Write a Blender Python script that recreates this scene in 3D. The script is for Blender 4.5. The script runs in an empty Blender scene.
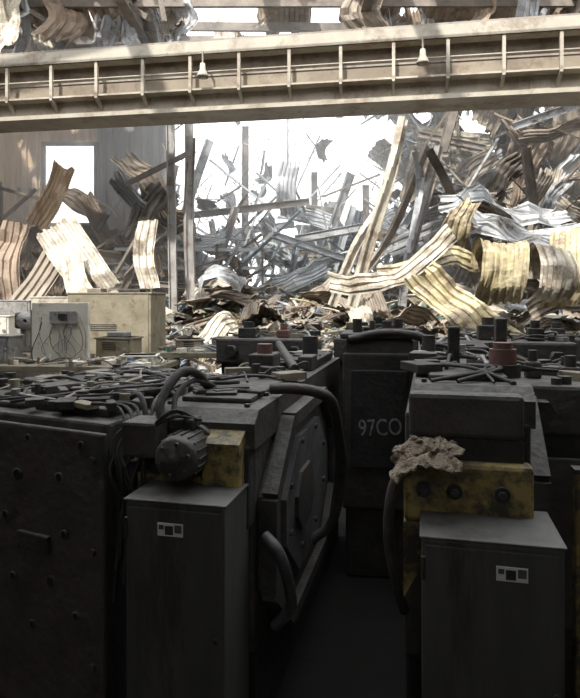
import bpy, bmesh, math, random
from mathutils import Vector, Matrix, Euler, noise
random.seed(11)
R=random.random
def U(a,b): return a+(b-a)*random.random()
scene=bpy.context.scene

# ---------------------------------------------------------------- materials
def mat(name,a,b,scale=4,rough=0.7,metal=0.0,bump=0.3,dust=None,dustamt=0.6,rust=None,rustamt=0.5,streak=False):
    m=bpy.data.materials.new(name); m.use_nodes=True
    nt=m.node_tree; N=nt.nodes; L=nt.links
    bs=N['Principled BSDF']; bs.inputs['Roughness'].default_value=rough; bs.inputs['Metallic'].default_value=metal
    tc=N.new('ShaderNodeTexCoord'); mp=N.new('ShaderNodeMapping')
    if streak: mp.inputs['Scale'].default_value=(1,1,0.18)
    L.new(tc.outputs['Object'],mp.inputs['Vector'])
    n1=N.new('ShaderNodeTexNoise'); n1.inputs['Scale'].default_value=scale; n1.inputs['Detail'].default_value=8; n1.inputs['Roughness'].default_value=0.65
    L.new(mp.outputs['Vector'],n1.inputs['Vector'])
    r1=N.new('ShaderNodeValToRGB'); r1.color_ramp.elements[0].position=0.35; r1.color_ramp.elements[1].position=0.68
    r1.color_ramp.elements[0].color=(*a,1); r1.color_ramp.elements[1].color=(*b,1)
    L.new(n1.outputs['Fac'],r1.inputs['Fac'])
    col=r1.outputs['Color']
    def mix(fac,c1,c2):
        mx=N.new('ShaderNodeMix'); mx.data_type='RGBA'
        L.new(fac,mx.inputs['Factor']); L.new(c1,mx.inputs['A'])
        if isinstance(c2,tuple): mx.inputs['B'].default_value=(*c2,1)
        else: L.new(c2,mx.inputs['B'])
        return mx.outputs['Result']
    n2=N.new('ShaderNodeTexNoise'); n2.inputs['Scale'].default_value=scale*5; n2.inputs['Detail'].default_value=6
    L.new(mp.outputs['Vector'],n2.inputs['Vector'])
    if rust:
        n3=N.new('ShaderNodeTexNoise'); n3.inputs['Scale'].default_value=scale*1.7; n3.inputs['Detail'].default_value=10; n3.inputs['Roughness'].default_value=0.75
        L.new(mp.outputs['Vector'],n3.inputs['Vector'])
        mr=N.new('ShaderNodeMapRange'); mr.inputs['From Min'].default_value=0.62-0.25*rustamt; mr.inputs['From Max'].default_value=0.72-0.2*rustamt
        L.new(n3.outputs['Fac'],mr.inputs['Value'])
        col=mix(mr.outputs['Result'],col,rust)
    if dust:
        g=N.new('ShaderNodeNewGeometry'); sp=N.new('ShaderNodeSeparateXYZ'); L.new(g.outputs['Normal'],sp.inputs[0])
        mr=N.new('ShaderNodeMapRange'); mr.inputs['From Min'].default_value=0.45; mr.inputs['From Max'].default_value=0.95; mr.inputs['To Max'].default_value=dustamt
        L.new(sp.outputs['Z'],mr.inputs['Value'])
        mm=N.new('ShaderNodeMath'); mm.operation='MULTIPLY'; L.new(mr.outputs['Result'],mm.inputs[0])
        m2=N.new('ShaderNodeMapRange'); m2.inputs['From Min'].default_value=0.3; m2.inputs['From Max'].default_value=0.6; L.new(n2.outputs['Fac'],m2.inputs['Value'])
        L.new(m2.outputs['Result'],mm.inputs[1])
        col=mix(mm.outputs['Value'],col,dust)
    L.new(col,bs.inputs['Base Color'])
    if bump:
        bp=N.new('ShaderNodeBump'); bp.inputs['Strength'].default_value=bump; bp.inputs['Distance'].default_value=0.02
        L.new(n2.outputs['Fac'],bp.inputs['Height']); L.new(bp.outputs['Normal'],bs.inputs['Normal'])
    return m
DUST=(0.135,0.128,0.117)
M=dict(
 soot=mat('sooty_steel',(.025,.024,.023),(.070,.067,.062),5,.65,.1,.45,DUST,.42,(.062,.045,.032),.5),
 soot2=mat('sooty_iron_dark',(.013,.013,.013),(.038,.036,.034),7,.72,.1,.45,DUST,.35,(.045,.034,.027),.3),
 cab=mat('grey_cabinet_paint',(.05,.05,.047),(.098,.096,.091),3,.6,.1,.15,DUST,.35,(.036,.033,.03),.45,True),
 panel=mat('worn_door_panel',(.07,.07,.074),(.13,.13,.134),4,.55,.2,.2,None,0,(.04,.037,.033),.45),
 yel=mat('charred_yellow_paint',(.23,.165,.045),(.37,.28,.09),4,.65,0,.4,DUST,.3,(.05,.042,.03),.8),
 rubber=mat('burnt_rubber',(.018,.018,.018),(.052,.05,.047),10,.8,0,.3,DUST,.3),
 red=mat('faded_red_paint',(.11,.05,.042),(.19,.10,.085),8,.7,0,.3,DUST,.5),
 hole=mat('dark_bore',(.008,.008,.008),(.012,.012,.012),5,.9,0,0),
 steel=mat('dull_bare_steel',(.2,.2,.2),(.38,.375,.36),8,.5,.2,.2,DUST,.4,(.15,.10,.07),.4),
 crane=mat('grey_tan_crane_paint',(.30,.265,.21),(.43,.39,.32),.9,.65,0,.1,None,0,(.21,.165,.12),.5),
 cranep=mat('smoke_stained_crane_web',(.175,.14,.10),(.28,.235,.175),.8,.7,0,.1,None,0,(.12,.085,.06),.55),
 craned=mat('smoke_stained_steel',(.20,.17,.14),(.33,.29,.25),2.5,.7,0,.2,None,0,(.16,.12,.09),.4),
 column=mat('grey_steel_column',(.26,.25,.24),(.42,.40,.38),2.5,.7,0,.2,None,0,(.20,.14,.10),.45),
 roof=mat('rusted_roof_deck',(.22,.165,.12),(.40,.31,.235),1.5,.8,0,.2,None,0,(.14,.09,.06),.4),
 ceil=mat('sooty_ceiling_deck',(.04,.036,.032),(.09,.08,.07),1.5,.85,0,.2),
 beam=mat('scorched_roof_beam',(.11,.095,.08),(.24,.205,.17),3,.8,0,.3),
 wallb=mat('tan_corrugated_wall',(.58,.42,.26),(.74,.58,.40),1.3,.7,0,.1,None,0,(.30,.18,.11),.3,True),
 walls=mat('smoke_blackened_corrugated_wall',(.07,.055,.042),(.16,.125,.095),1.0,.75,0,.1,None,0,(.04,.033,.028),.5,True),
 wallg=mat('grey_corrugated_wall',(.17,.165,.16),(.33,.31,.29),1.3,.7,.1,.1,None,0,(.13,.08,.05),.4,True),
 cream=mat('cream_paint',(.54,.51,.44),(.68,.65,.56),4,.6,0,.1,None,0,(.2,.14,.09),.2),
 olive=mat('olive_brown_metal',(.17,.15,.10),(.26,.23,.165),4,.7,0,.2,DUST,.5,(.12,.08,.05),.4),
 shy=mat('ochre_sheet_metal',(.40,.335,.19),(.55,.49,.32),2.0,.55,.0,.15,None,0,(.21,.165,.115),.65),
 shc=mat('pale_tan_sheet_metal',(.42,.38,.305),(.60,.56,.48),2.0,.55,.0,.15,None,0,(.24,.19,.14),.6),
 shg=mat('galvanised_sheet',(.29,.30,.31),(.49,.50,.51),2.5,.55,.1,.15,None,0,(.16,.135,.115),.45),
 shb=mat('scorched_sheet',(.15,.12,.095),(.31,.26,.20),3,.6,.1,.2),
 pale=mat('haze_tinted_steel',(.52,.55,.58),(.72,.74,.76),4,.6,0,.1),  # far haze and overexposure put into the pale bluish colour
 rust=mat('rusty_debris',(.14,.10,.07),(.26,.195,.14),6,.85,0,.3),
 ash=mat('ash_and_rubble',(.10,.085,.068),(.33,.29,.235),5,.95,0,.9,(.38,.355,.31),.6),
 green=mat('green_paint_scrap',(.07,.13,.10),(.13,.21,.17),6,.7,0,.2),
 blue=mat('blue_paint_scrap',(.12,.16,.20),(.22,.27,.32),6,.7,0,.2),
 white=mat('white_sticker',(.62,.62,.62),(.72,.72,.72),8,.5,0,0),
 chalk=mat('chalk_marking',(.10,.10,.098),(.42,.42,.41),30,.9,0,0),
 cloth=mat('dusty_rag',(.12,.095,.068),(.27,.225,.17),14,.95,0,.8),
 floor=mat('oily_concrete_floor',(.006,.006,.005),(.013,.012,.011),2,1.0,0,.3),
 ground=mat('pale_yard_concrete',(.5,.49,.47),(.65,.64,.62),1,.9,0,.2),
)
# ---------------------------------------------------------------- mesh builder
def cat(pts,sub):
    P=[Vector(p) for p in pts]
    if len(P)<3 or sub<2:
        out=[]
        for i in range(len(P)-1):
            for k in range(max(1,sub)): out.append(P[i].lerp(P[i+1],k/max(1,sub)))
        out.append(P[-1]); return out
    out=[]
    for i in range(len(P)-1):
        p0=P[i-1] if i else P[0]*2-P[1]; p1=P[i]; p2=P[i+1]; p3=P[i+2] if i+2<len(P) else P[-1]*2-P[-2]
        for k in range(sub):
            t=k/sub
            out.append(0.5*((2*p1)+(p2-p0)*t+(2*p0-5*p1+4*p2-p3)*t*t+(3*p1-p0-3*p2+p3)*t**3))
    out.append(P[-1]); return out
class Bd:
    def __init__(s,M0=None):
        s.V=[];s.F=[];s.I=[];s.S=[];s.mats=[];s.M=M0 or Matrix()
    def add(s,vs,fs,m,sm=False):
        if m not in s.mats: s.mats.append(m)
        mi=s.mats.index(m); o=len(s.V)
        s.V+= [tuple(v) for v in vs]
        for f in fs: s.F.append([i+o for i in f]); s.I.append(mi); s.S.append(sm)
    def box(s,c,size,m,rot=(0,0,0),bev=0,R3=None):
        rm=(R3 if R3 is not None else Euler(rot).to_matrix()); c=Vector(c)
        if bev:
            bm=bmesh.new(); bmesh.ops.create_cube(bm,size=1)
            for v in bm.verts: v.co=Vector((v.co.x*size[0],v.co.y*size[1],v.co.z*size[2]))
            bmesh.ops.bevel(bm,geom=bm.edges[:],offset=bev,segments=2,affect='EDGES',profile=.5)
            bm.verts.index_update()
            s.add([rm@v.co+c for v in bm.verts],[[v.index for v in f.verts] for f in bm.faces],m); bm.free(); return
        vs=[rm@Vector((x*size[0]/2,y*size[1]/2,z*size[2]/2))+c for x in(-1,1) for y in(-1,1) for z in(-1,1)]
        s.add(vs,[(0,1,3,2),(4,6,7,5),(0,4,5,1),(2,3,7,6),(0,2,6,4),(1,5,7,3)],m)
    def bb(s,x0,x1,y0,y1,z0,z1,m,bev=0): s.box(((x0+x1)/2,(y0+y1)/2,(z0+z1)/2),(x1-x0,y1-y0,z1-z0),m,bev=bev)
    def prism(s,pts,ext,m):
        n=len(pts); P=[Vector(p) for p in pts]; e=Vector(ext)
        vs=P+[p+e for p in P]
        s.add(vs,[list(range(n)),list(range(2*n-1,n-1,-1))]+[(i,i+n,(i+1)%n+n,(i+1)%n) for i in range(n)],m)
    def bar(s,p0,p1,w,h,m,roll=0):
        p0=Vector(p0);p1=Vector(p1); d=p1-p0
        if d.length<1e-5: return
        q=d.to_track_quat('X','Z').to_matrix()@Matrix.Rotation(roll,3,'X')
        s.box((p0+p1)/2,(d.length,w,h),m,R3=q)
    def ibeam(s,p0,p1,w,h,m,t=.02,roll=0):
        p0=Vector(p0);p1=Vector(p1); d=p1-p0
        q=d.to_track_quat('X','Z').to_matrix()@Matrix.Rotation(roll,3,'X'); c=(p0+p1)/2; l=d.length
        s.box(c,(l,t,h),m,R3=q)
        for k in(-1,1): s.box(c+q@Vector((0,0,k*h/2)),(l,w,t),m,R3=q)
    def tube(s,pts,r,m,seg=10,sub=6,rf=None,caps=True):
        P=cat(pts,sub); n=len(P); vs=[];fs=[]
        up=Vector((0,0,1)); t0=(P[1]-P[0]).normalized()
        if abs(t0.dot(up))>.9: up=Vector((1,0,0))
        a=t0.cross(up).normalized()
        for i,p in enumerate(P):
            t=(P[min(i+1,n-1)]-P[max(i-1,0)]).normalized()
            a=(a-t*a.dot(t)).normalized(); b=t.cross(a)
            rr=r if rf is None else r*rf(i,n)
            for k in range(seg):
                an=2*math.pi*k/seg; vs.append(p+(a*math.cos(an)+b*math.sin(an))*rr)
        for i in range(n-1):
            for k in range(seg):
                k2=(k+1)%seg; fs.append((i*seg+k,i*seg+k2,(i+1)*seg+k2,(i+1)*seg+k))
        s.add(vs,fs,m,True)
        if caps: s.add([vs[k] for k in range(seg)]+[vs[(n-1)*seg+k] for k in range(seg)],[list(range(seg))[::-1],list(range(seg,2*seg))],m)
    def cyl(s,p0,p1,r,m,seg=20): s.tube([p0,p1],r,m,seg=seg,sub=1)
    def lathe(s,prof,o,ax,m,seg=20):
        ax=Vector(ax).normalized(); o=Vector(o); h=Vector((1,0,0)) if abs(ax.x)<.9 else Vector((0,1,0))
        a=ax.cross(h).normalized(); b=ax.cross(a); vs=[];fs=[]
        for r,z in prof:
            for k in range(seg):
                an=2*math.pi*k/seg; vs.append(o+ax*z+(a*math.cos(an)+b*math.sin(an))*r)
        for i in range(len(prof)-1):
            for k in range(seg):
                k2=(k+1)%seg; fs.append((i*seg+k,i*seg+k2,(i+1)*seg+k2,(i+1)*seg+k))
        s.add(vs,fs,m,True)
    def sheet(s,path,wd,width,m,amp=.02,ribs=6,sub=6,wd2=None,jag=0.0,crump=0.0):
        P=cat(path,sub); n=len(P); wd=Vector(wd).normalized(); wd2=Vector(wd2).normalized() if wd2 else wd
        prof=[]; 
        for i in range(ribs):
            for t,h in((0,0),(.3,0),(.42,1),(.75,1),(.87,0)): prof.append(((i+t)/ribs,h))
        prof.append((1,0)); vs=[];fs=[]; k=len(prof); sd=Vector((U(0,50),U(0,50),U(0,50)))
        for i,p in enumerate(P):
            t=(P[min(i+1,n-1)]-P[max(i-1,0)]).normalized(); w=wd.lerp(wd2,i/(n-1)).normalized()
            nn=t.cross(w)
            nn=nn.normalized() if nn.length>1e-4 else Vector((0,1,0))
            for (u,h) in prof:
                q=p+w*(u-.5)*width+nn*h*amp
                if jag and i in(0,n-1): q=q+t*noise.noise(Vector((u*6,i,0))+sd)*jag
                if crump: q=q+nn*(noise.noise(q*2.2+sd)+.45*noise.noise(q*6+sd))*crump
                vs.append(q)
        for i in range(n-1):
            for j in range(k-1): fs.append((i*k+j,i*k+j+1,(i+1)*k+j+1,(i+1)*k+j))
        s.add(vs,fs,m)
    def done(s,name,loc=None,yaw=0):
        me=bpy.data.meshes.new(name); me.from_pydata(s.V,[],s.F)
        for m in s.mats: me.materials.append(M[m])
        me.polygons.foreach_set('material_index',s.I); me.polygons.foreach_set('use_smooth',s.S)
        me.update(); bm=bmesh.new(); bm.from_mesh(me); bmesh.ops.recalc_face_normals(bm,faces=bm.faces); bm.to_mesh(me); bm.free()
        ob=bpy.data.objects.new(name,me); scene.collection.objects.link(ob)
        if loc: ob.location=loc
        ob.rotation_euler[2]=yaw
        return ob
rad=math.radians

# ---------------------------------------------------------------- shell
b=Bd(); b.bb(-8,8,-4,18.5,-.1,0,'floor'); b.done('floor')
b=Bd(); b.bb(-40,40,18.5,70,-.12,-.02,'ground'); b.done('ground_yard')
def cwall(name,segs,m):
    b=Bd()
    for (p0,p1,z0,z1) in segs:
        p0=Vector((*p0,0));p1=Vector((*p1,0)); d=p1-p0; c=(p0+p1)/2
        b.sheet([c+Vector((0,0,z0)),c+Vector((0,0,(z0+z1)/2)),c+Vector((0,0,z1))],d,d.length,m,.05,max(2,int(d.length/.28)),1)
    return b
def side(x,nm):
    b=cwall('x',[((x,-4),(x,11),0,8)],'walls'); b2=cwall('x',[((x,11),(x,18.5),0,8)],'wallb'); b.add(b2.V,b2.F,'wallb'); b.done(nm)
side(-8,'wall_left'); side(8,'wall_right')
b=cwall('x',[((-8,-4),(8,-4),0,4.0),((-8,-4),(8,-4),5.2,8),((-8,-4),(-2,-4),4.0,5.2),((2,-4),(8,-4),4.0,5.2)],'walls'); b.done('wall_rear')  # gap behind the camera added so sky light fills the machine fronts
b=Bd()
for x in(-2,-.67,.67,2): b.bb(x-.04,x+.04,-4.03,-3.95,4.0,5.2,'beam')
for z in(4.0,4.6,5.2): b.bb(-2,2,-4.03,-3.95,z-.04,z+.04,'beam')
b.done('fill_opening_frame')  # frame of the unseen opening added for fill light
b=cwall('x',[((-8,16),(-6.55,16),0,7),((-6.55,16),(-5.15,16),0,4.0),((-6.55,16),(-5.15,16),6.15,7)],'wallb')
b2=cwall('x',[((-5.15,16),(-3.3,16),0,7)],'wallg')
b.add(b2.V,b2.F,'wallg')
b.bb(-8,-6.55,16.05,16.2,4.9,5.0,'beam'); b.bb(-5.15,-3.2,16.05,16.2,4.9,5.0,'beam'); b.bb(-8,-3.2,16.05,16.2,6.9,7.05,'beam'); b.bb(-3.35,-3.15,15.9,16.1,0,7.4,'craned')
b.done('wall_back')
b=Bd()
for x in(-6.55,-5.15): b.bb(x-.05,x+.05,15.9,16.0,4.0,6.15,'beam')
for z in(4.0,6.15): b.bb(-6.6,-5.1,15.9,16.0,z-.05,z+.05,'beam')
b.done('window_1')
b=Bd(); b.bb(-8,8,-4,1.6,8,8.1,'ceil')
for y in(-3,-1,1): b.bb(-8,8,y-.06,y+.06,7.8,8,'beam')
b.done('ceiling')
b=Bd()
for x in(-7.6,-3.2,1.4,5.6):
    b.ibeam((x,1.6,7.75),(x+.1,18.3,7.75),.2,.4,'beam')
y=5.2
while y<18.4:
    if R()<.93:
        x0=-8 if R()<.8 else U(-7,-3); x1=8 if R()<.8 else U(2,7)
        b.bar((x0,y,7.98+U(-.1,0)),(x1,y+U(-.2,.2),7.98+U(-.25,.0)),.08,.18,random.choice(['beam','beam','craned']))
    y+=.85 if y>11 else 1.7
for k in range(120):
    x=U(-8,8); y=U(11.9,18)
    if -4.6<x<-2.2 and R()<.5: continue
    if -1.6<x<1.8 and R()<.85: continue
    l=U(1.2,2.6); z=8.12+U(-.02,.15)
    x=max(-7.2,min(7.2,x))
    b.sheet([(x,y-l/2,z),(x,y,z+U(-.1,.1)),(x,min(18.3,y+l/2),z+U(-.6,.1))],(1,U(-.1,.1),0),U(.8,1.5),random.choice(['roof','roof','shb','shb','shc']),.04,5,3,jag=.4)
for k in range(120):
    x=U(-7.2,7); y=U(11.3,17); z=8.0
    if -1.6<x<1.6 and R()<.6: continue
    if R()<.35: b.bar((x,y,z),(x+U(-1.2,1.2),y+U(-.8,.8),z-U(.3,1.1)),.05,.1,random.choice(['beam','craned','shg']))
    else:
        l=U(.4,1.5); b.sheet([(x,y,z),(x+U(-.2,.2),y+.1,z-l/2),(x+U(-.4,.4),y+U(-.3,.3),z-l)],(1,U(-1,1),0),U(.25,.8),random.choice(['shc','shb','roof','shg','roof']),.025,4,4,jag=.3,crump=.15)
b.done('burnt_roof_structure')

# ---------------------------------------------------------------- overhead crane
A0=Vector((-7.55,11.23,0)); B0=Vector((7.55,8.82,0)); dr=(B0-A0).normalized(); nr=Vector((dr.y,-dr.x,0))
if nr.y>0: nr=-nr
def cp(t,off,z): return A0+dr*t+nr*off+Vector((0,0,z))
Lc=(B0-A0).length; b=Bd()
zb=5.14
def band(t0,t1,o0,o1,z0,z1,m):
    pts=[cp(t0,o0,z0),cp(t0,o1,z0),cp(t0,o1,z1),cp(t0,o0,z1)]; b.prism(pts,dr*(t1-t0),m)
band(0,Lc,-.25,.25,zb+.05,5.45,'crane')
band(0,Lc,-.25,.25,5.45,6.2,'cranep')
band(0,Lc,-.33,.36,zb-.02,zb+.05,'crane')
band(0,Lc,.25,.46,5.43,5.46,'crane')
band(0,Lc,.25,.50,6.00,6.04,'crane')
band(0,Lc,.46,.50,6.00,6.20,'crane')
band(0,Lc,.25,.27,5.72,5.75,'craned')
band(0,Lc,-.3,.50,6.20,6.23,'craned')
t=.3
while t<Lc:
    b.prism([cp(t,.42,5.43),cp(t,.48,5.43),cp(t,.48,6.02),cp(t,.42,6.02)],dr*.05,'crane')
    b.prism([cp(t,.25,5.24),cp(t,.25,5.32),cp(t,.48,5.48),cp(t,.48,5.39)],dr*.045,'crane')
    t+=.82
band(0,Lc,.44,.46,5.72,5.735,'crane')
for t in(2.2,5.0,8.1,11.4,13.9):
    band(t,t+.3,.25,.265,5.2,5.42,'crane')
for e in(.15,Lc-.15):
    c=cp(e,0,0); b.bb(c.x-.12,c.x+.12,c.y-1.6,c.y+1.6,4.56,5.12,'craned')
b.done('overhead_crane')
for sx in(-1,1):
    b=Bd(); b.ibeam((sx*7.7,4.0,4.33),(sx*7.7,15.8,4.33),.22,.4,'craned')
    for y in(4.5,8,12,15.5): b.bb(sx*7.72-.1,sx*7.72+.1,y-.1,y+.1,0,4.13,'beam')
    b.done('crane_runway')
def crane_lamp(t,k):
    c=cp(t,.60,0); b=Bd(); z=5.68
    b.bar((c.x,c.y+.12,z+.3),(c.x,c.y,z+.3),.03,.03,'craned')
    b.cyl((c.x,c.y,z+.31),(c.x,c.y,z+.1),.015,'craned',8)
    b.lathe([(0,.12),(.04,.12),(.05,.02),(.06,0),(.09,-.06),(.10,-.10),(.095,-.10),(.08,-.06),(.03,-.02)],(c.x,c.y,z),(0,0,1),'crane',18)
    b.lathe([(0,-.12),(.05,-.11),(.06,-.08),(.04,-.04)],(c.x,c.y,z),(0,0,1),'crane',12)
    return b.done('crane_lamp')
crane_lamp(6.32,0); crane_lamp(9.78,1)

# ---------------------------------------------------------------- rubble mound
def hm(x,y):
    t=max(0,min(1,(y-7)/6.5)); h=.6+1.35*t*t*(3-2*t)
    if x<-1: h-= .25*min(1,(-1-x)/2)*(1-t*.3)
    h+=max(0,min(1,(y-13.5)/3))*(.5 if x>0 else .1)
    h+=.3*noise.noise(Vector((x*.7,y*.7,3)))+.18*noise.noise(Vector((x*2.3,y*2.3,7)))+.08*noise.noise(Vector((x*6,y*6,1)))
    return max(.15,h)
b=Bd(); nx,ny=130,100; vs=[];fs=[]
for j in range(ny+1):
    for i in range(nx+1):
        x=-7.45+14.9*i/nx; y=6.6+9.2*j/ny
        z=hm(x,y)*min(1,(j)/4) 
        vs.append((x,y,z))
for j in range(ny):
    for i in range(nx): a=j*(nx+1)+i; fs.append((a,a+1,a+nx+2,a+nx+1))
b.add(vs,fs,'ash')
cols=['rust','rust','beam','steel','olive','beam','shc','shg','green','blue','shb','shb','cream','beam','soot','soot','shy','shc']
def piece(b,x,y,z,sc,ms):
    m=random.choice(ms); k=R(); a=U(0,6.28); e=U(-.5,.7)
    d=Vector((math.cos(a)*math.cos(e),math.sin(a)*math.cos(e),math.sin(e))); p=Vector((x,y,z))
    if k<.28: l=U(.3,1.5)*sc; b.bar(p-d*l/2,p+d*l/2,U(.02,.05),U(.03,.08),m,U(0,3))
    elif k<.45: l=U(.3,1.4)*sc; b.tube([p-d*l/2,p+Vector((U(-.1,.1),U(-.1,.1),U(0,.15)))*sc,p+d*l/2],U(.008,.025),m,6,3)
    elif k<.80:
        l=U(.25,.9)*sc; q=Vector((U(-1,1),U(-1,1),U(-.4,.4)))
        b.sheet([p-d*l/2,p+Vector((0,0,U(-.1,.2)))*sc,p+d*l/2],q,U(.15,.5)*sc,m,.01,2,3,jag=.15,crump=.14)
    elif k<.88: b.box(p,(U(.08,.3)*sc,U(.08,.25)*sc,U(.04,.16)*sc),m,(U(-.5,.5),U(-.5,.5),a))
    else:
        r=U(.06,.2)*sc; b.tube([p+Vector((math.cos(t)*r,math.sin(t)*r,U(-.03,.05))) for t in [i*.8 for i in range(10)]],.01,m,5,2)
for i in range(3800):
    y=6.9+8.6*R()**1.1; x=U(-7.0,7.0); 
    if abs(x)>y*.56: continue
    piece(b,x,y,hm(x,y)+U(-.02,.2),U(.4,.9),cols)
for i in range(110):
    y=U(9.5,15.3); x=U(-6.5,6.5); z=hm(x,y)+U(.05,.35); a=U(0,6.28); l=U(.7,1.6); d=Vector((math.cos(a),math.sin(a),U(-.3,.4)))
    p=Vector((x,y,z)); q=Vector((-math.sin(a),math.cos(a),U(-.7,.7)))
    b.sheet([p-d*l/2,p+Vector((0,0,U(0,.3))),p+d*l/2],q,U(.25,.6),random.choice(['shg','shb','shc','shb','shg','shc','shb']),.025,5,4,jag=.2,crump=.15)
b.V=[(max(-7.45,min(7.45,v[0])),v[1],v[2]) for v in b.V]
b.done('rubble_mound')

# wreckage standing in the bright opening
b=Bd()
def tangle(n,x0,x1,y0,y1,z0,z1,ms,th=1,sheetp=.25,big=1.0,ez=1.5,cr=.15):
    for i in range(n):
        x=U(x0,x1);y=U(y0,y1); z=z0+(z1-z0)*R()**ez; m=random.choice(ms); p=Vector((x,y,z))
        k=R()
        d=Vector((U(-1,1),U(-.3,.3),U(-1,1))).normalized(); l=U(.6,1.9)
        if k<sheetp:
            l*=big; w=d.cross(Vector((U(-.4,.4),1,U(-.4,.4)))).normalized()+Vector((0,U(-.8,.8),0))
            b.sheet([p-d*l/2,p+Vector((U(-.3,.3),U(-.3,.3),U(-.3,.3)))*.5,p+d*l/2],w,U(.3,.8)*big,m,.035,5,4,jag=.12,crump=cr)
        elif k<sheetp+(1-sheetp)*.4: b.tube([p-d*l/2,p+Vector((U(-.2,.2),0,U(-.2,.2))),p+d*l/2],U(.008,.022)*th,m,5,4)
        else: b.bar(p-d*l/2,p+d*l/2,U(.03,.06)*th,U(.03,.09)*th,m,U(0,3))
def beams(n,x0,x1,y0,y1,z0,z1,ms):
    for i in range(n):
        p=Vector((U(x0,x1),U(y0,y1),U(z0,z1))); a=random.choice([U(-.35,.35),U(-.5,.3),U(.9,1.4),U(-1.4,-.8)])
        l=U(1.2,2.8); d=Vector((math.cos(a),U(-.2,.2),math.sin(a))).normalized()
        q=p+d*l; 
        if q.z>6.9 or abs(q.x)>7.1 or q.z<1: continue
        b.ibeam(p,q,U(.07,.13),U(.1,.18),random.choice(ms),.015,roll=U(-.5,.5))
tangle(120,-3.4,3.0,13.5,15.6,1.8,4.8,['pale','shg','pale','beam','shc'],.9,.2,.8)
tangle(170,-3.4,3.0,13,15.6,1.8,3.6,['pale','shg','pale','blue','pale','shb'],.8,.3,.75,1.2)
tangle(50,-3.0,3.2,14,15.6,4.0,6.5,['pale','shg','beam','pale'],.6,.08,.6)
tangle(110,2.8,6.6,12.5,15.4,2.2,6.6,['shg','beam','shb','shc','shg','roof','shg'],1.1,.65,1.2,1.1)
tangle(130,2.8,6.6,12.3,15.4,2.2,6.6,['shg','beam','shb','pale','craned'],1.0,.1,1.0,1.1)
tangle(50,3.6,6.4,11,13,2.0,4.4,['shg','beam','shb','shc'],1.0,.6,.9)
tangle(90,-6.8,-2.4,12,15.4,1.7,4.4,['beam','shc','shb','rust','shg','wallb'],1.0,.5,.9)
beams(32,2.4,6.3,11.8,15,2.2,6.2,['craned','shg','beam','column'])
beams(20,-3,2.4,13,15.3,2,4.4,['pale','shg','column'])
beams(12,-6.5,-3,12,15,1.8,3.6,['beam','shb','craned'])
for i in range(110):
    x=U(-3.2,6.5);y=U(12.5,15.5);z=U(2.5,6.6)
    b.tube([(x,y,z),(x+U(-.5,.5),y,z-U(.3,.8)),(x+U(-1,1),y+U(-.3,.3),z-U(.6,2))],.008,random.choice(['pale','beam','shg']),4,5)
for x,y,z in((-2.3,12,5.6),(-2.0,12.3,5.9),(-1.1,14.5,6.2),(.6,15,5.2),(3.6,13.5,6.6),(5.2,14,6.7),(6.6,13,6.5),(1.9,14.6,4.8)):
    b.ibeam((x,y,0),(x+U(-.12,.12),y,z),.12,.14,'column')
b.bar((-3.9,12,5.5),(-2.3,12,5.85),.08,.12,'beam'); b.bar((-3.3,12,4.3),(-1.9,12,5.0),.06,.1,'beam')
for z in(2.7,3.1): b.bar((-3.8,13,z),(-.4,13.2,z),.05,.07,'pale')
for x in(-3.6,-2.9,-1.6,-.6): b.bar((x,13.1,1.6),(x,13.1,3.2),.05,.05,'beam')
for x in(-6.9,-6.2,-5.6): b.bar((x,13.2,0),(x+U(-.2,.2),13.2,4.6),.05,.06,'beam')
for z in(2.9,3.7,4.4): b.bar((-7.1,13.2,z+.25),(-5.4,13.2,z-.2),.05,.07,'shb')
b.bar((-7.1,13,3.0),(-5.5,13,4.4),.05,.07,'craned')
b.V=[(max(-7.4,min(7.4,v[0])),v[1],v[2]) for v in b.V]
b.done('collapsed_steelwork')

# ---------------------------------------------------------------- individually modelled sheets
def S(name,*a,**k):
    b=Bd(); b.sheet(*a,**k); return b.done(name)
n='curled_roof_sheet'
S(n,[(2.75,8.0,1.95),(2.75,7.75,2.15),(2.78,7.72,2.5),(2.82,7.95,2.78),(2.86,8.35,2.7),(2.88,8.5,2.4)],(1,.15,.05),.66,'shy',.025,6,6,crump=.09)
S(n,[(3.5,8.2,2.0),(3.5,7.85,2.15),(3.52,7.85,2.5),(3.5,8.1,2.74),(3.5,8.5,2.6),(3.48,8.55,2.3)],(1,-.25,-.08),.46,'shc',.03,4,6,crump=.1)
S(n,[(3.9,8.6,1.9),(3.9,8.3,2.4),(4.0,8.5,2.9),(4.2,8.9,3.1)],(1,-.3,.2),.6,'shy',.03,4,6,crump=.1)
S(n,[(.55,8.3,2.25),(.9,8.05,2.2),(1.35,7.95,2.28),(1.8,7.95,2.55),(2.15,8.0,2.9)],(.1,.5,.9),.27,'shc',.025,3,8,wd2=(-.5,.3,.8),crump=.14)
S(n,[(1.2,8.25,2.35),(1.7,8.2,2.42),(2.2,8.3,2.6),(2.6,8.5,2.55)],(0,.5,1),.3,'shy',.02,3,7,crump=.1)
S(n,[(1.65,7.6,2.35),(2.0,7.5,2.0),(2.25,7.35,1.75),(2.55,7.25,1.5)],(.75,.2,.55),.5,'shy',.03,5,5,crump=.14,jag=.15)
S(n,[(2.35,8.8,2.6),(2.4,8.6,3.1),(2.6,8.7,3.45)],(1,.2,.25),.5,'shy',.025,4,5,jag=.2,crump=.12)
S(n,[(2.7,9.2,3.3),(3.1,9.0,3.15),(3.6,8.8,2.95),(4.3,8.7,2.85)],(.0,.7,.8),.5,'shg',.02,5,3,crump=.3,jag=.3)
S(n,[(2.6,10,3.6),(3.1,9.8,3.75),(3.6,9.6,3.35),(4.4,9.6,3.3)],(.0,.8,.7),.6,'shg',.03,5,3,crump=.25,jag=.3)
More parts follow.
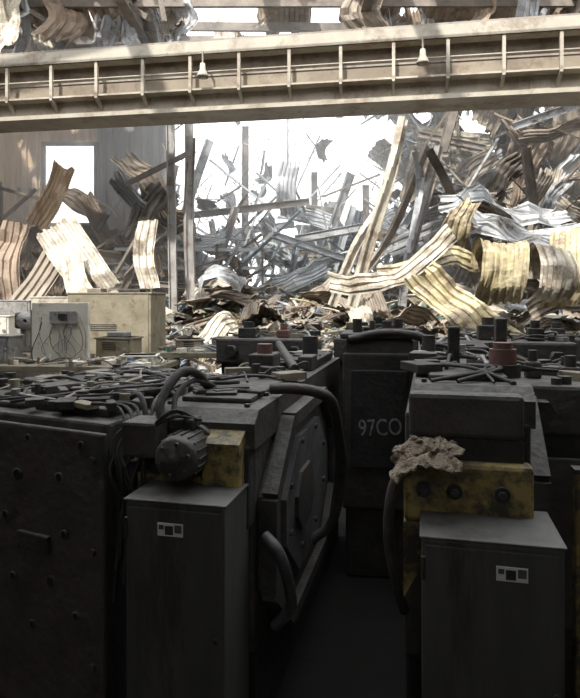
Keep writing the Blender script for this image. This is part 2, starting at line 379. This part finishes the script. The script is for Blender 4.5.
S(n,[(3.6,9,1.8),(3.9,8.9,2.0),(4.4,8.9,2.0)],(.0,.8,.6),.5,'shb',.03,4,5,crump=.1)
n='leaning_roof_panel'
S(n,[(-4.1,10.4,3.3),(-3.6,10.1,2.7),(-3.15,9.9,2.1)],(.9,0,.55),.75,'shc',.05,6,3,crump=.1)
S(n,[(-3.95,10.6,3.1),(-4.2,10.2,2.4),(-4.5,9.9,1.8)],(1,0,.15),.6,'shb',.04,4,3,crump=.05)
S(n,[(-3.6,9.9,2.7),(-3.4,9.6,2.2),(-3.0,9.4,1.8)],(.9,0,.6),.4,'shc',.03,3,3)
S(n,[(-2.5,10.6,3.4),(-2.55,10.4,2.8),(-2.4,10.3,2.2)],(1,0,0),.36,'shc',.03,3,5,crump=.12)
S(n,[(-1.65,11,2.3),(-1.3,11,2.5),(-.9,11.2,2.25)],(0,1,.3),.9,'shg',.03,5,4,crump=.2)
S(n,[(-5.0,11.0,3.4),(-5.1,10.8,2.7),(-5.0,10.6,2.0)],(1,0,-.2),.5,'roof',.04,4,4,crump=.15)
def girder(pts,w,h,m):
    b=Bd(); P=cat(pts,5)
    for i in range(len(P)-1): b.ibeam(P[i],P[i+1]+(P[i+1]-P[i])*.06,w,h,m,.015,roll=.3+i*.05)
    return b.done('fallen_girder')
girder([(.95,9.2,1.9),(1.2,9.2,2.8),(1.5,9.1,3.8),(1.72,9.1,4.75)],.11,.14,'shc')
girder([(.7,10,1.9),(1.1,10,2.9),(1.55,10.1,3.6)],.1,.12,'shc')
girder([(1.9,10.2,1.9),(2.05,10.2,3.0),(2.3,10.6,4.0),(2.2,10.6,4.6)],.08,.12,'shg')
girder([(2.5,10.8,4.7),(2.95,10.8,3.8),(3.4,10.8,2.2)],.1,.14,'beam')
girder([(-1.9,11.5,1.9),(-1.95,11.5,3.4),(-1.9,11.5,5.1)],.10,.14,'column')
girder([(-3.5,12.2,2.0),(-3.0,12.2,2.9),(-2.0,12.2,3.6)],.08,.12,'beam')
girder([(4.0,10.6,2.0),(4.3,10.6,3.4),(4.2,10.7,4.7)],.1,.14,'beam')
girder([(1.0,11.5,2.0),(1.9,11.5,3.2),(2.6,11.4,4.9)],.08,.12,'craned')

# ---------------------------------------------------------------- foreground machines
def label(b,u,v,z,w=.105,h=.05):
    b.bb(u,u+w,v-.003,v,z,z+h,'white')
    b.bb(u+w*.3,u+w*.62,v-.005,v-.003,z+h*.12,z+h*.8,'rubber'); b.bb(u+w*.68,u+w*.95,v-.005,v-.003,z+h*.3,z+h*.9,'panel')
    b.bb(u+w*.06,u+w*.25,v-.005,v-.003,z+h*.5,z+h*.85,'panel')
def bolt(b,p,ax,r=.014,m='soot'):
    p=Vector(p);ax=Vector(ax); b.cyl(p,p+ax*.015,r,m,6)
def clutter(b,u0,u1,v0,v1,z,n,ms=('soot','soot2','steel','rubber','olive'),tk=.4,hs=1.0):
    for i in range(n):
        u=U(u0,u1);v=U(v0,v1);k=R();m=random.choice(ms)
        if k<(1-tk)*.6: b.box((u,v,z+.02*hs),(U(.04,.16),U(.04,.2),U(.02,.07)*hs),m,(0,0,U(0,3)),.004)
        elif k<1-tk: b.cyl((u,v,z-.01),(u,v,z+U(.02,.09)*hs),U(.012,.035),m,12)
        else:
            a=U(0,6.28); l=U(.15,.5); q=Vector((math.cos(a),math.sin(a),0))*l
            f=lambda p:Vector((min(u1,max(u0,p.x)),min(v1,max(v0,p.y)),p.z))
            p=Vector((u,v,z+.012)); b.tube([f(p-q/2),f(p+Vector((U(-.1,.1),U(-.1,.1),U(0,.06)*hs))),f(p+q/2)],U(.005,.013),m,7,6)
hexd=lambda v0,v1,z0,z1,c,cz:[(v0,z0+cz),(v0,z1-cz),(v0+c,z1),(v1-c,z1),(v1,z1-cz),(v1,z0+cz),(v1-c,z0),(v0+c,z0)]
def press(name,org,yaw,W,H,L,cab,label_u,variant):
    b=Bd()
    b.bb(-W,0,.12,L,0,.5,'soot2',.02)
    b.bb(-W,0,.06,L,.45,H-.12,'soot',.02)
    b.prism([(-W+.04,.0,H-.16),(-W+.04,.0,H-.05),(-W+.04,.07,H),(-W+.04,L*.97,H),(-W+.04,L*.97,H-.16)],(W-.02,0,0),'soot')
    b.bb(-W+.10,-.06,.2,L*.55,H,H+.025,'soot',.008)
    b.bb(-W+.05,-.02,L*.6,L*.9,H,H+.06,'soot2',.01)
    for v in(.12,.45,.8,1.15):
        for u in(-W+.08,-.05): bolt(b,(u,v,H),(0,0,1))
    hp=hexd(.12,1.75,.42,H-.12,.35,.28)
    b.prism([(0,p[0],p[1]) for p in hp],(.05,0,0),'soot')
    for i in range(8):
        p=hp[i];q=hp[(i+1)%8]; b.bar((.06,p[0],p[1]),(.06,q[0],q[1]),.07,.07,'soot')
    hp=hexd(.34,1.5,.58,H-.24,.30,.24); b.prism([(.05,p[0],p[1]) for p in hp],(.03,0,0),'panel')
    hp=hexd(.52,.95,.80,H-.42,.10,.10); b.prism([(.08,p[0],p[1]) for p in hp],(.02,0,0),'soot')
    for i in range(8): bolt(b,(.08,.38+.5+.5*math.cos(i*.785+.39),.97+.3*math.sin(i*.785+.39)),(1,0,0),.016)
    if variant==0:
        b.tube([(-.02,.42,H+.04),(.1,.42,H+.045),(.22,.46,H+.02),(.27,.55,H-.05),(.27,.75,H-.25),(.26,.95,H-.5),(.2,1.0,H-.8),(.08,.98,H-.92)],.028,'soot',12,6)
        b.tube([(.05,.05,.98),(.11,.02,.94),(.14,.04,.86),(.15,.1,.74),(.14,.16,.62),(.06,.18,.52)],.026,'panel',10,5)
    b.bb(-W+.02,-.0,-.02,.07,H-.5,H-.14,'soot2',.015)
    if variant==0:
        b.bb(-.19,-.02,-.09,.0,H-.34,H-.12,'yel',.02)
        b.prism([(-.19,-.09,H-.12),(-.02,-.09,H-.12),(-.02,.02,H-.07),(-.19,.02,H-.07)],(0,.0,-.05),'yel')
        b.bb(-W+.0,-.2,-.06,.0,H-.42,H-.27,'yel',.012)
        mc=Vector((-.25,-.24,H-.16)); ax=(0,1,0)
        b.lathe([(0,0),(.02,0),(.025,.012),(.075,.016),(.088,.03),(.092,.05),(.092,.2),(.105,.2),(.105,.24),(.05,.24)],mc,ax,'soot',28)
        for i in range(18):
            a=i*math.pi/9; c=mc+Vector((math.cos(a)*.093,.12,math.sin(a)*.093)); b.box(c,(.012,.14,.006),'soot2',(0,-a,0))
        for i in range(6):
            a=i*math.pi/3+.3; bolt(b,mc+Vector((math.cos(a)*.065,.018,math.sin(a)*.065)),(0,-1,0),.009)
        b.bb(-W-.02,-.37,-.16,.0,H-.18,H-.03,'soot',.015)
        b.bb(-.33,-.22,-.1,.0,H-.07,H-.02,'soot2',.01)
    else:
        b.bb(-W+.02,-.03,-.06,.03,H-.2,H-.02,'soot',.02)
        b.bb(-W+.02,-.03,-.05,.03,H-.30,H-.2,'soot2',.01)
        b.bb(-W+.0,-.0,-.10,.0,H-.54,H-.29,'yel',.02)
        b.prism([(-W+.0,-.10,H-.54),(-W+.16,-.10,H-.54),(-W+.0,-.10,H-.85)],(0,.08,0),'yel')
        for u in(-.42,-.3,-.12): b.cyl((u,-.10,H-.40),(u,-.12,H-.40),.03,'soot2',18); bolt(b,(u,-.12,H-.40),(0,-1,0),.016)
        b.tube([(-W+.03,-.08,H-.3),(-W-.04,-.1,H-.4),(-W-.06,-.1,H-.6),(-W-.03,-.08,H-.8),(-W,0,H-.95)],.022,'soot',10,6)
    u0,u1,v0,v1,z1=cab
    b.bb(u0,u1,v0,v1,.0,z1,'cab',.008)
    b.bb(u0-.008,u1+.008,v0-.008,v1,z1,z1+.012,'cab',.004)
    b.bb(u0+.012,u1-.012,v0-.008,v0,.04,z1-.02,'cab',.003)
    label(b,label_u,v0-.008,z1-.12)
    b.cyl((u1-.03,v0-.008,z1-.5),(u1-.03,v0-.02,z1-.5),.010,'soot2',12)
    for z in(z1-.1,z1-.85): b.cyl((u0+.006,v0-.012,z-.04),(u0+.006,v0-.012,z+.04),.008,'soot2',8)
    return b
b=press('x',None,0,.5,1.52,2.6,(-.42,-.01,-.30,.02,1.21),-.28,0)
H=1.52
rf=lambda i,n: 1+.12*(i%2)
b.tube([(-.38,-.06,H-.05),(-.40,-.02,H+.04),(-.36,.1,H+.15),(-.33,.25,H+.12),(-.33,.4,H+.02)],.019,'rubber',12,12,rf)
b.tube([(-.34,-.02,H-.03),(-.36,.05,H+.05),(-.34,.2,H+.10),(-.31,.35,H+.06),(-.31,.45,H+.02)],.012,'rubber',10,12,rf)
b.tube([(-.46,.0,H-.1),(-.48,.1,H+.02),(-.46,.35,H+.06),(-.4,.8,H+.04),(-.4,1.1,H)],.010,'soot',10,10,rf)
for i in range(9):
    x=U(-.55,-.4); b.tube([(x,-.02,H-.05),(x-U(0,.1),-.08,H-.12-U(0,.08)),(x-U(-.05,.1),-.1,H-.3),(x-U(-.1,.12),-.05,H-.45-U(0,.2))],U(.004,.010),random.choice(['rubber','soot','soot2']),6,6)
for i in range(5):
    b.tube([(-.22+U(-.05,.05),-.05,H-.03),(-.3,-.12,H-.02+U(0,.04)),(-.42,-.12,H-.08),(-.52,-.05,H-.1-U(0,.1))],U(.004,.008),'rubber',6,6)
b.bb(-.36,-.2,1.15,1.35,H,H+.14,'soot',.012); b.cyl((-.28,1.25,H+.14),(-.28,1.25,H+.2),.05,'red',16)
b.bb(-.12,-.02,1.5,1.7,H,H+.1,'soot',.012); b.cyl((-.15,2.1,H),(-.15,2.1,H+.2),.06,'soot2',16)
b.cyl((-.05,1.1,H+.06),(-.45,2.3,H+.12),.03,'soot',12)
clutter(b,-.45,-.03,.9,2.5,H+.02,40)
clutter(b,-.42,-.08,.2,.9,H+.02,14,('soot','soot2','rubber'),.3,.5)
b.done('injection_molding_machine',(-.17,2.56,0),-rad(13))
b=press('x',None,0,.5,1.64,2.4,(-.425,.055,-.36,-.0,1.14),-.17,1)
H=1.64
b.cyl((-.06,.4,H),(-.06,.4,H+.06),.08,'soot2',20); b.cyl((-.06,.4,H+.06),(-.06,.4,H+.13),.062,'red',20); b.cyl((-.06,.4,H+.13),(-.06,.4,H+.16),.045,'red',16)
b.bb(-.30,-.24,.7,.78,H,H+.22,'soot2',.01); b.bb(-.04,.02,.9,1.0,H,H+.26,'soot',.01)
b.cyl((-.4,1.1,H),(-.4,1.1,H+.15),.04,'soot',14)
clutter(b,-.45,-.03,.3,2.2,H+.02,36,('soot','soot2','rubber','steel'))
for i in range(5): b.tube([(U(-.45,-.05),.1,H+.01),(U(-.45,-.05),.3,H+.05),(U(-.45,.1),.5,H+.04),(U(-.1,.3),.7,H)],U(.005,.011),'rubber',6,6)
b.done('injection_molding_machine',(.97,2.42,0),-rad(13))

b=Bd(); H=1.46; W=1.3; L=1.5
b.bb(-W,0,0,L,0,H,'soot',.015)
b.bb(-W-.01,.012,-.03,.0,.1,H-.04,'soot',.012)
for (u,z,r) in((-.25,1.2,.018),(-.52,1.18,.024),(-.22,.95,.014),(-.6,.98,.016),(-.3,.72,.024),(-.55,.7,.014),(-.15,.6,.014),(-.75,1.22,.02),(-.42,.5,.016),(-.8,.8,.016),(-.12,1.36,.012),(-.45,1.36,.012)):
    b.cyl((u,-.03,z),(u,-.034,z),r,'hole',18); b.lathe([(r,0),(r+.007,0),(r+.007,.008),(r,.008)],(u,-.038,z),(0,1,0),'soot',18)
for u,z in((-.05,1.3),(-.05,.9),(-.05,.4),(-.66,1.33),(-.66,.5)): bolt(b,(u,-.03,z),(0,-1,0),.018)
b.bb(-.5,-.3,-.055,-.03,.85,.93,'soot2',.006)
b.bb(0,.12,.05,.3,.1,1.3,'soot2',.01); b.bb(0,.1,.4,.8,.1,1.36,'soot',.01)
for z in(.3,.6,.9,1.2): bolt(b,(.12,.17,z),(1,0,0),.02)
b.bb(-W+.1,-.62,.08,.5,H,H+.03,'soot',.01); b.bb(-.56,-.08,.1,.42,H,H+.04,'soot',.01); b.bb(-W+.2,-.2,.62,.92,H,H+.05,'soot2',.01); b.bb(-.5,-.1,1.05,1.4,H,H+.04,'soot',.01); b.bb(-1.15,-.6,1.05,1.4,H,H+.05,'soot2',.01)
b.cyl((-1.15,.55,H+.05),(-.1,.55,H+.05),.022,'soot',14); b.cyl((-1.1,1.0,H+.05),(-.15,1.02,H+.05),.016,'steel',12)
for i in range(5): b.tube([(U(-1.1,-.1),.05,H+.04),(U(-1.1,-.1),.3,H+.05+U(0,.05)),(U(-1.1,-.05),.8,H+.07+U(0,.02)),(U(-1.1,-.05),1.3,H+.06)],U(.005,.010),random.choice(['soot2','rubber','soot','olive','rubber']),7,7)
clutter(b,-1.2,-.05,.05,1.4,H+.04,120,('soot','soot2','steel','rubber','olive','olive','soot','soot2'),.35,.6)
b.tube([(-.15,.3,H+.05),(-.02,.25,H+.08),(.06,.2,H-.1),(.08,.15,H-.4),(.04,.1,H-.7)],.014,'rubber',9,7)
b.tube([(-.2,.5,H+.05),(.0,.45,H+.08),(.11,.4,H-.05),(.13,.35,H-.5)],.012,'rubber',9,7)
for i in range(4): b.tube([(U(-.3,-.1),.2,H+.04),(0,.1+.05*i,H+.03),(.05+.02*i,.05,H-.15-U(0,.1)),(.02+.03*i,.02,H-.5-U(0,.3))],U(.006,.01),'rubber',6,6)
b.done('steel_mold_block',(-.80,2.62,0),-rad(26))

b=Bd(); H=1.72
b.bb(-.28,.2,0,1.1,0,H,'soot',.02); b.bb(-.3,.22,-.03,.0,.5,H-.1,'soot',.015)
b.bb(-.24,.16,-.05,-.03,.8,1.5,'soot2',.01); b.bb(-.32,.24,-.02,.5,H,H+.04,'soot',.012)
b.tube([(-.25,-.08,H),(.0,-.1,H+.05),(.25,-.08,H+.02),(.36,-.05,H-.08),(.40,-.02,H-.3),(.36,0,H-.55),(.28,.02,H-.75)],.03,'soot',12,7)
b.tube([(.2,-.06,H-.15),(.3,-.07,H-.2),(.31,-.05,H-.45),(.22,-.03,H-.55)],.022,'panel',10,6)
b.bb(.2,.42,.1,.9,.3,H-.15,'soot2',.02)
for u,v in((-.2,.15),(.1,.15),(-.05,.6)): b.cyl((u,v,H+.03),(u,v,H+.14),.035,'soot2',14)
b.cyl((.02,.3,H+.03),(.02,.3,H+.12),.04,'soot',14)
clutter(b,-.25,.18,.1,1.0,H+.04,12,('soot','soot2','rubber','olive'))
cu=b.done('mold_clamping_unit',(.68,4.3,0),-rad(8))
tx=bpy.data.curves.new('chalk_text','FONT'); tx.body='97CO'; tx.size=.17; tx.extrude=.001; tx.align_x='CENTER'; tx.materials.append(M['chalk'])
to=bpy.data.objects.new('chalk_text',tx); scene.collection.objects.link(to); to.parent=cu; to.location=(-.03,-.053,1.04); to.rotation_euler=(rad(90),rad(-4),0); to.scale=(.72,1,1)

def back_press(x,y,W,L,H,yaw,seed,top=()):
    random.seed(seed); b=Bd()
    b.bb(-W/2,W/2,0,L,0,H-.2,'soot2',.02); b.bb(-W/2-.04,W/2+.04,-.04,L*.4,H-.25,H,'soot',.02); b.bb(-W/2,W/2,L*.5,L,H-.25,H-.05,'soot',.02)
    for u in(-W*.35,W*.35): b.cyl((u,-.1,H-.12),(u,L+.05,H-.12),.04,'steel',14); b.cyl((u,-.14,H-.12),(u,-.04,H-.12),.06,'soot2',6)
    b.bb(-W*.3,W*.3,-.06,-.04,.4,H-.35,'soot',.01)
    for (u,v,w,h,m) in top: b.bb(u-w/2,u+w/2,v-w/2,v+w/2,H,H+h,m,.01); b.cyl((u,v,H+h),(u,v,H+h+.06),w*.3,m,14)
    clutter(b,-W/2,W/2,0,L,H,26,('soot','soot2','rubber','soot','steel','olive'))
    return b.done('toggle_press',(x,y,0),yaw)
back_press(-.25,5.9,.9,.8,1.62,-.2,3,((-.2,.15,.18,.1,'soot2'),(.15,.2,.12,.08,'red')))
back_press(1.75,4.6,.75,1.0,1.68,-.2,5,((.15,.15,.12,.1,'soot2'),(-.2,.2,.16,.12,'soot')))
back_press(1.45,2.95,.62,1.0,1.58,-.22,6,((.0,.3,.1,.06,'soot2'),(-.2,.25,.08,.09,'soot')))
back_press(-2.1,4.9,1.3,.9,1.25,-.3,7,((-.4,.2,.15,.06,'soot2'),(.3,.25,.2,.04,'olive')))
back_press(.9,6.3,.8,.8,1.6,-.15,8,((-.2,.15,.15,.1,'soot2'),(.2,.2,.12,.1,'red')))
back_press(3.0,6.2,.9,.8,1.6,-.2,9,((-.2,.15,.15,.1,'soot2'),(.2,.2,.12,.1,'soot')))
random.seed(77)
b=Bd(); b.bb(-.03,.03,-.03,.03,0,1.28,'yel',.008); b.bb(-.08,.08,-.08,.08,0,.02,'soot2'); b.bb(-.035,.035,-.035,.035,1.28,1.30,'soot2')
b.done('guard_post',(1.215,2.5,0),-.2)
b=Bd(); nx=44; ny=30; vs=[];fs=[]
for j in range(ny+1):
    for i in range(nx+1):
        u=i/nx-.5; v=j/ny; ed=.5+.5*noise.noise(Vector((u*5,v*5,9)))
        w0=.30*(1-.35*abs(v-.6))
        x=u*w0*(.8+.3*ed)+.03*noise.noise(Vector((v*4,u*2,4))); y=-.16+.20*v; z=1.40-(max(0,.5-v))*.14-.10*max(0,-u-.1)
        z+=.035*abs(noise.noise(Vector((u*5,v*3,2))))+.02*abs(noise.noise(Vector((u*12,v*9,5)))); y+=.03*noise.noise(Vector((u*9,v*7,8)))
        z+=.02*math.cos(u*3)
        vs.append((x,y,z))
for j in range(ny):
    for i in range(nx): a=j*(nx+1)+i; fs.append((a,a+1,a+nx+2,a+nx+1))
b.add(vs,fs,'cloth',True); rg=b.done('crumpled_rag',(.55,2.42,.01),-rad(13)); md=rg.modifiers.new('t','SOLIDIFY'); md.thickness=.008

# ---------------------------------------------------------------- middle ground left
BH=1.32
def bench(x,y,w,d,h,yaw,n):
    b=Bd(); b.bb(-w/2,w/2,-d/2,d/2,h-.06,h,'olive',.005)
    for u in(-w/2+.06,w/2-.06):
        for v in(-d/2+.06,d/2-.06): b.bb(u-.03,u+.03,v-.03,v+.03,0,h-.06,'beam')
    b.bb(-w/2+.05,w/2-.05,-d/2+.03,d/2-.03,.2,h-.35,'soot2')
    clutter(b,-w/2,w/2,-d/2,d/2,h,n,('cream','rust','steel','green','blue','olive','cream','shc','soot2','red'))
    return b.done('work_bench',(x,y,0),yaw)
bench(-2.5,6.6,2.4,.9,BH,-.1,150); bench(-.9,7.2,1.2,.8,1.4,-.05,80); bench(-4.4,8.0,1.6,.9,1.4,-.1,80)
b=Bd(); b.bb(-.32,.32,-.03,.03,0,.63,'cream',.006); b.bb(-.36,.36,-.05,.05,-.02,0,'olive')
b.bb(-.34,-.30,-.02,.12,0,.55,'olive')
for i in range(14):
    x=U(-.2,.25); b.tube([(x,-.04,U(.4,.52)),(x+U(-.1,.1),-.06,.3),(x+U(-.15,.15),-.05,.13),(x+U(-.2,.2),-.08,.0)],.005,random.choice(['soot2','rust','steel']),5,5)
b.bb(-.1,.2,-.06,-.03,.4,.54,'steel',.005); b.bb(.0,.1,-.07,-.03,.45,.51,'soot2')
b.done('electrical_panel',(-2.5,6.55,BH+.02),-.1)
def cabinet(name,x,y,z,w,d,h,m,yaw,bits=()):
    b=Bd(); b.bb(-w/2,w/2,-d/2,d/2,0,h,m,.012); b.bb(-w/2+.03,w/2-.03,-d/2-.012,-d/2,.03,h-.03,m,.004)
    b.bb(-w/2-.015,w/2+.015,-d/2-.015,d/2+.015,h-.02,h,m,.005); b.cyl((w*.35,-d/2-.03,h*.5),(w*.35,-d/2,h*.5),.02,'steel',10)
    for k in range(4): b.bb(-w*.3,w*.1,-d/2-.018,-d/2-.01,h*.8-k*.025-.008,h*.8-k*.025,'soot2')
    for (u,hh,ww,mm) in bits: b.bb(u-ww/2,u+ww/2,-.1,.1,h,h+hh,mm,.01)
    return b.done(name,(x,y,z),yaw)
cabinet('scorched_steel_cabinet',-2.35,8.2,0,1.15,.6,2.1,'olive',-.12,((-.3,.06,.2,'shb'),(.2,.05,.3,'soot')))
cabinet('scorched_steel_cabinet',-3.4,9.0,0,.7,.6,2.05,'shc',-.05)
cabinet('scorched_steel_cabinet',-4.3,9.4,0,.8,.6,2.0,'steel',-.1)
cabinet('tool_box',-1.95,6.85,BH,.42,.3,.26,'olive',-.2,((0,.06,.2,'steel'),))
cabinet('tool_box',-1.6,6.4,BH,.36,.26,.10,'cream',.1)
cabinet('tool_box',-1.2,7.15,1.4,.3,.3,.14,'shb',.3)
cabinet('tool_box',-.75,7.1,1.4,.3,.25,.16,'steel',-.2)
cabinet('switch_box',-3.9,8.0,1.4,.4,.3,.4,'cream',.1)
cabinet('switch_box',-3.5,6.75,BH,.35,.25,.42,'cream',.1)
cabinet('switch_box',-3.1,6.55,BH,.25,.25,.3,'steel',-.2)
b=Bd()
b.bb(-.25,.25,-.2,.3,0,1.35,'beam',.02); b.bb(-.12,.12,0,.2,1.35,1.8,'steel',.02); b.bb(-.14,.14,-.2,.2,1.65,1.85,'soot',.03)
b.lathe([(.02,0),(.10,0),(.11,.03),(.10,.05),(.02,.05)],(.0,-.27,1.75),(0,1,0),'steel',22); b.cyl((0,-.15,1.65),(0,-.15,1.45),.03,'steel',12)
b.done('drill_press',(-3.25,7.5,0),.2)
b=Bd()
for k in range(5):
    r=.11+.01*k; b.tube([(r*math.cos(t*.5),r*math.sin(t*.5)*.9,.02+.02*k+.01*math.sin(t)) for t in range(13)],.012,'rubber',7,3)
b.done('cable_coil',(-.44,7.05,1.4))

hz=bpy.data.materials.new('smoke_haze'); hz.use_nodes=True; N=hz.node_tree.nodes; N.clear()
o=N.new('ShaderNodeOutputMaterial'); v=N.new('ShaderNodeVolumeScatter'); v.inputs['Density'].default_value=.14; v.inputs['Anisotropy'].default_value=.4; v.inputs['Color'].default_value=(.97,.98,1,1)
hz.node_tree.links.new(v.outputs[0],o.inputs['Volume']); M['haze']=hz
b=Bd(); b.bb(-7.4,7.4,11.6,15.75,.05,7.5,'haze'); b.done('smoke_haze')

# ---------------------------------------------------------------- light
w=bpy.data.worlds.new('World'); scene.world=w; w.use_nodes=True
bg=w.node_tree.nodes['Background']; bg.inputs[0].default_value=(.96,.98,1,1); bg.inputs[1].default_value=2.4
sl=bpy.data.lights.new('sun','SUN'); sl.energy=4.5; sl.angle=rad(2); sl.color=(1,.96,.89)
so=bpy.data.objects.new('sun',sl); scene.collection.objects.link(so); so.rotation_euler=Vector((.35,.78,-.85)).to_track_quat('-Z','Y').to_euler(); so.location=(-4,-6,14)

scene.view_settings.view_transform='Standard'
scene.view_settings.exposure=.6
cd=bpy.data.cameras.new('camera'); co=bpy.data.objects.new('camera',cd); scene.collection.objects.link(co)
co.location=(0,0,2); co.rotation_euler=(rad(90),0,0); cd.sensor_fit='AUTO'; cd.sensor_width=36; cd.lens=600/698*36; cd.shift_y=-49/698; cd.clip_start=.05
scene.camera=co
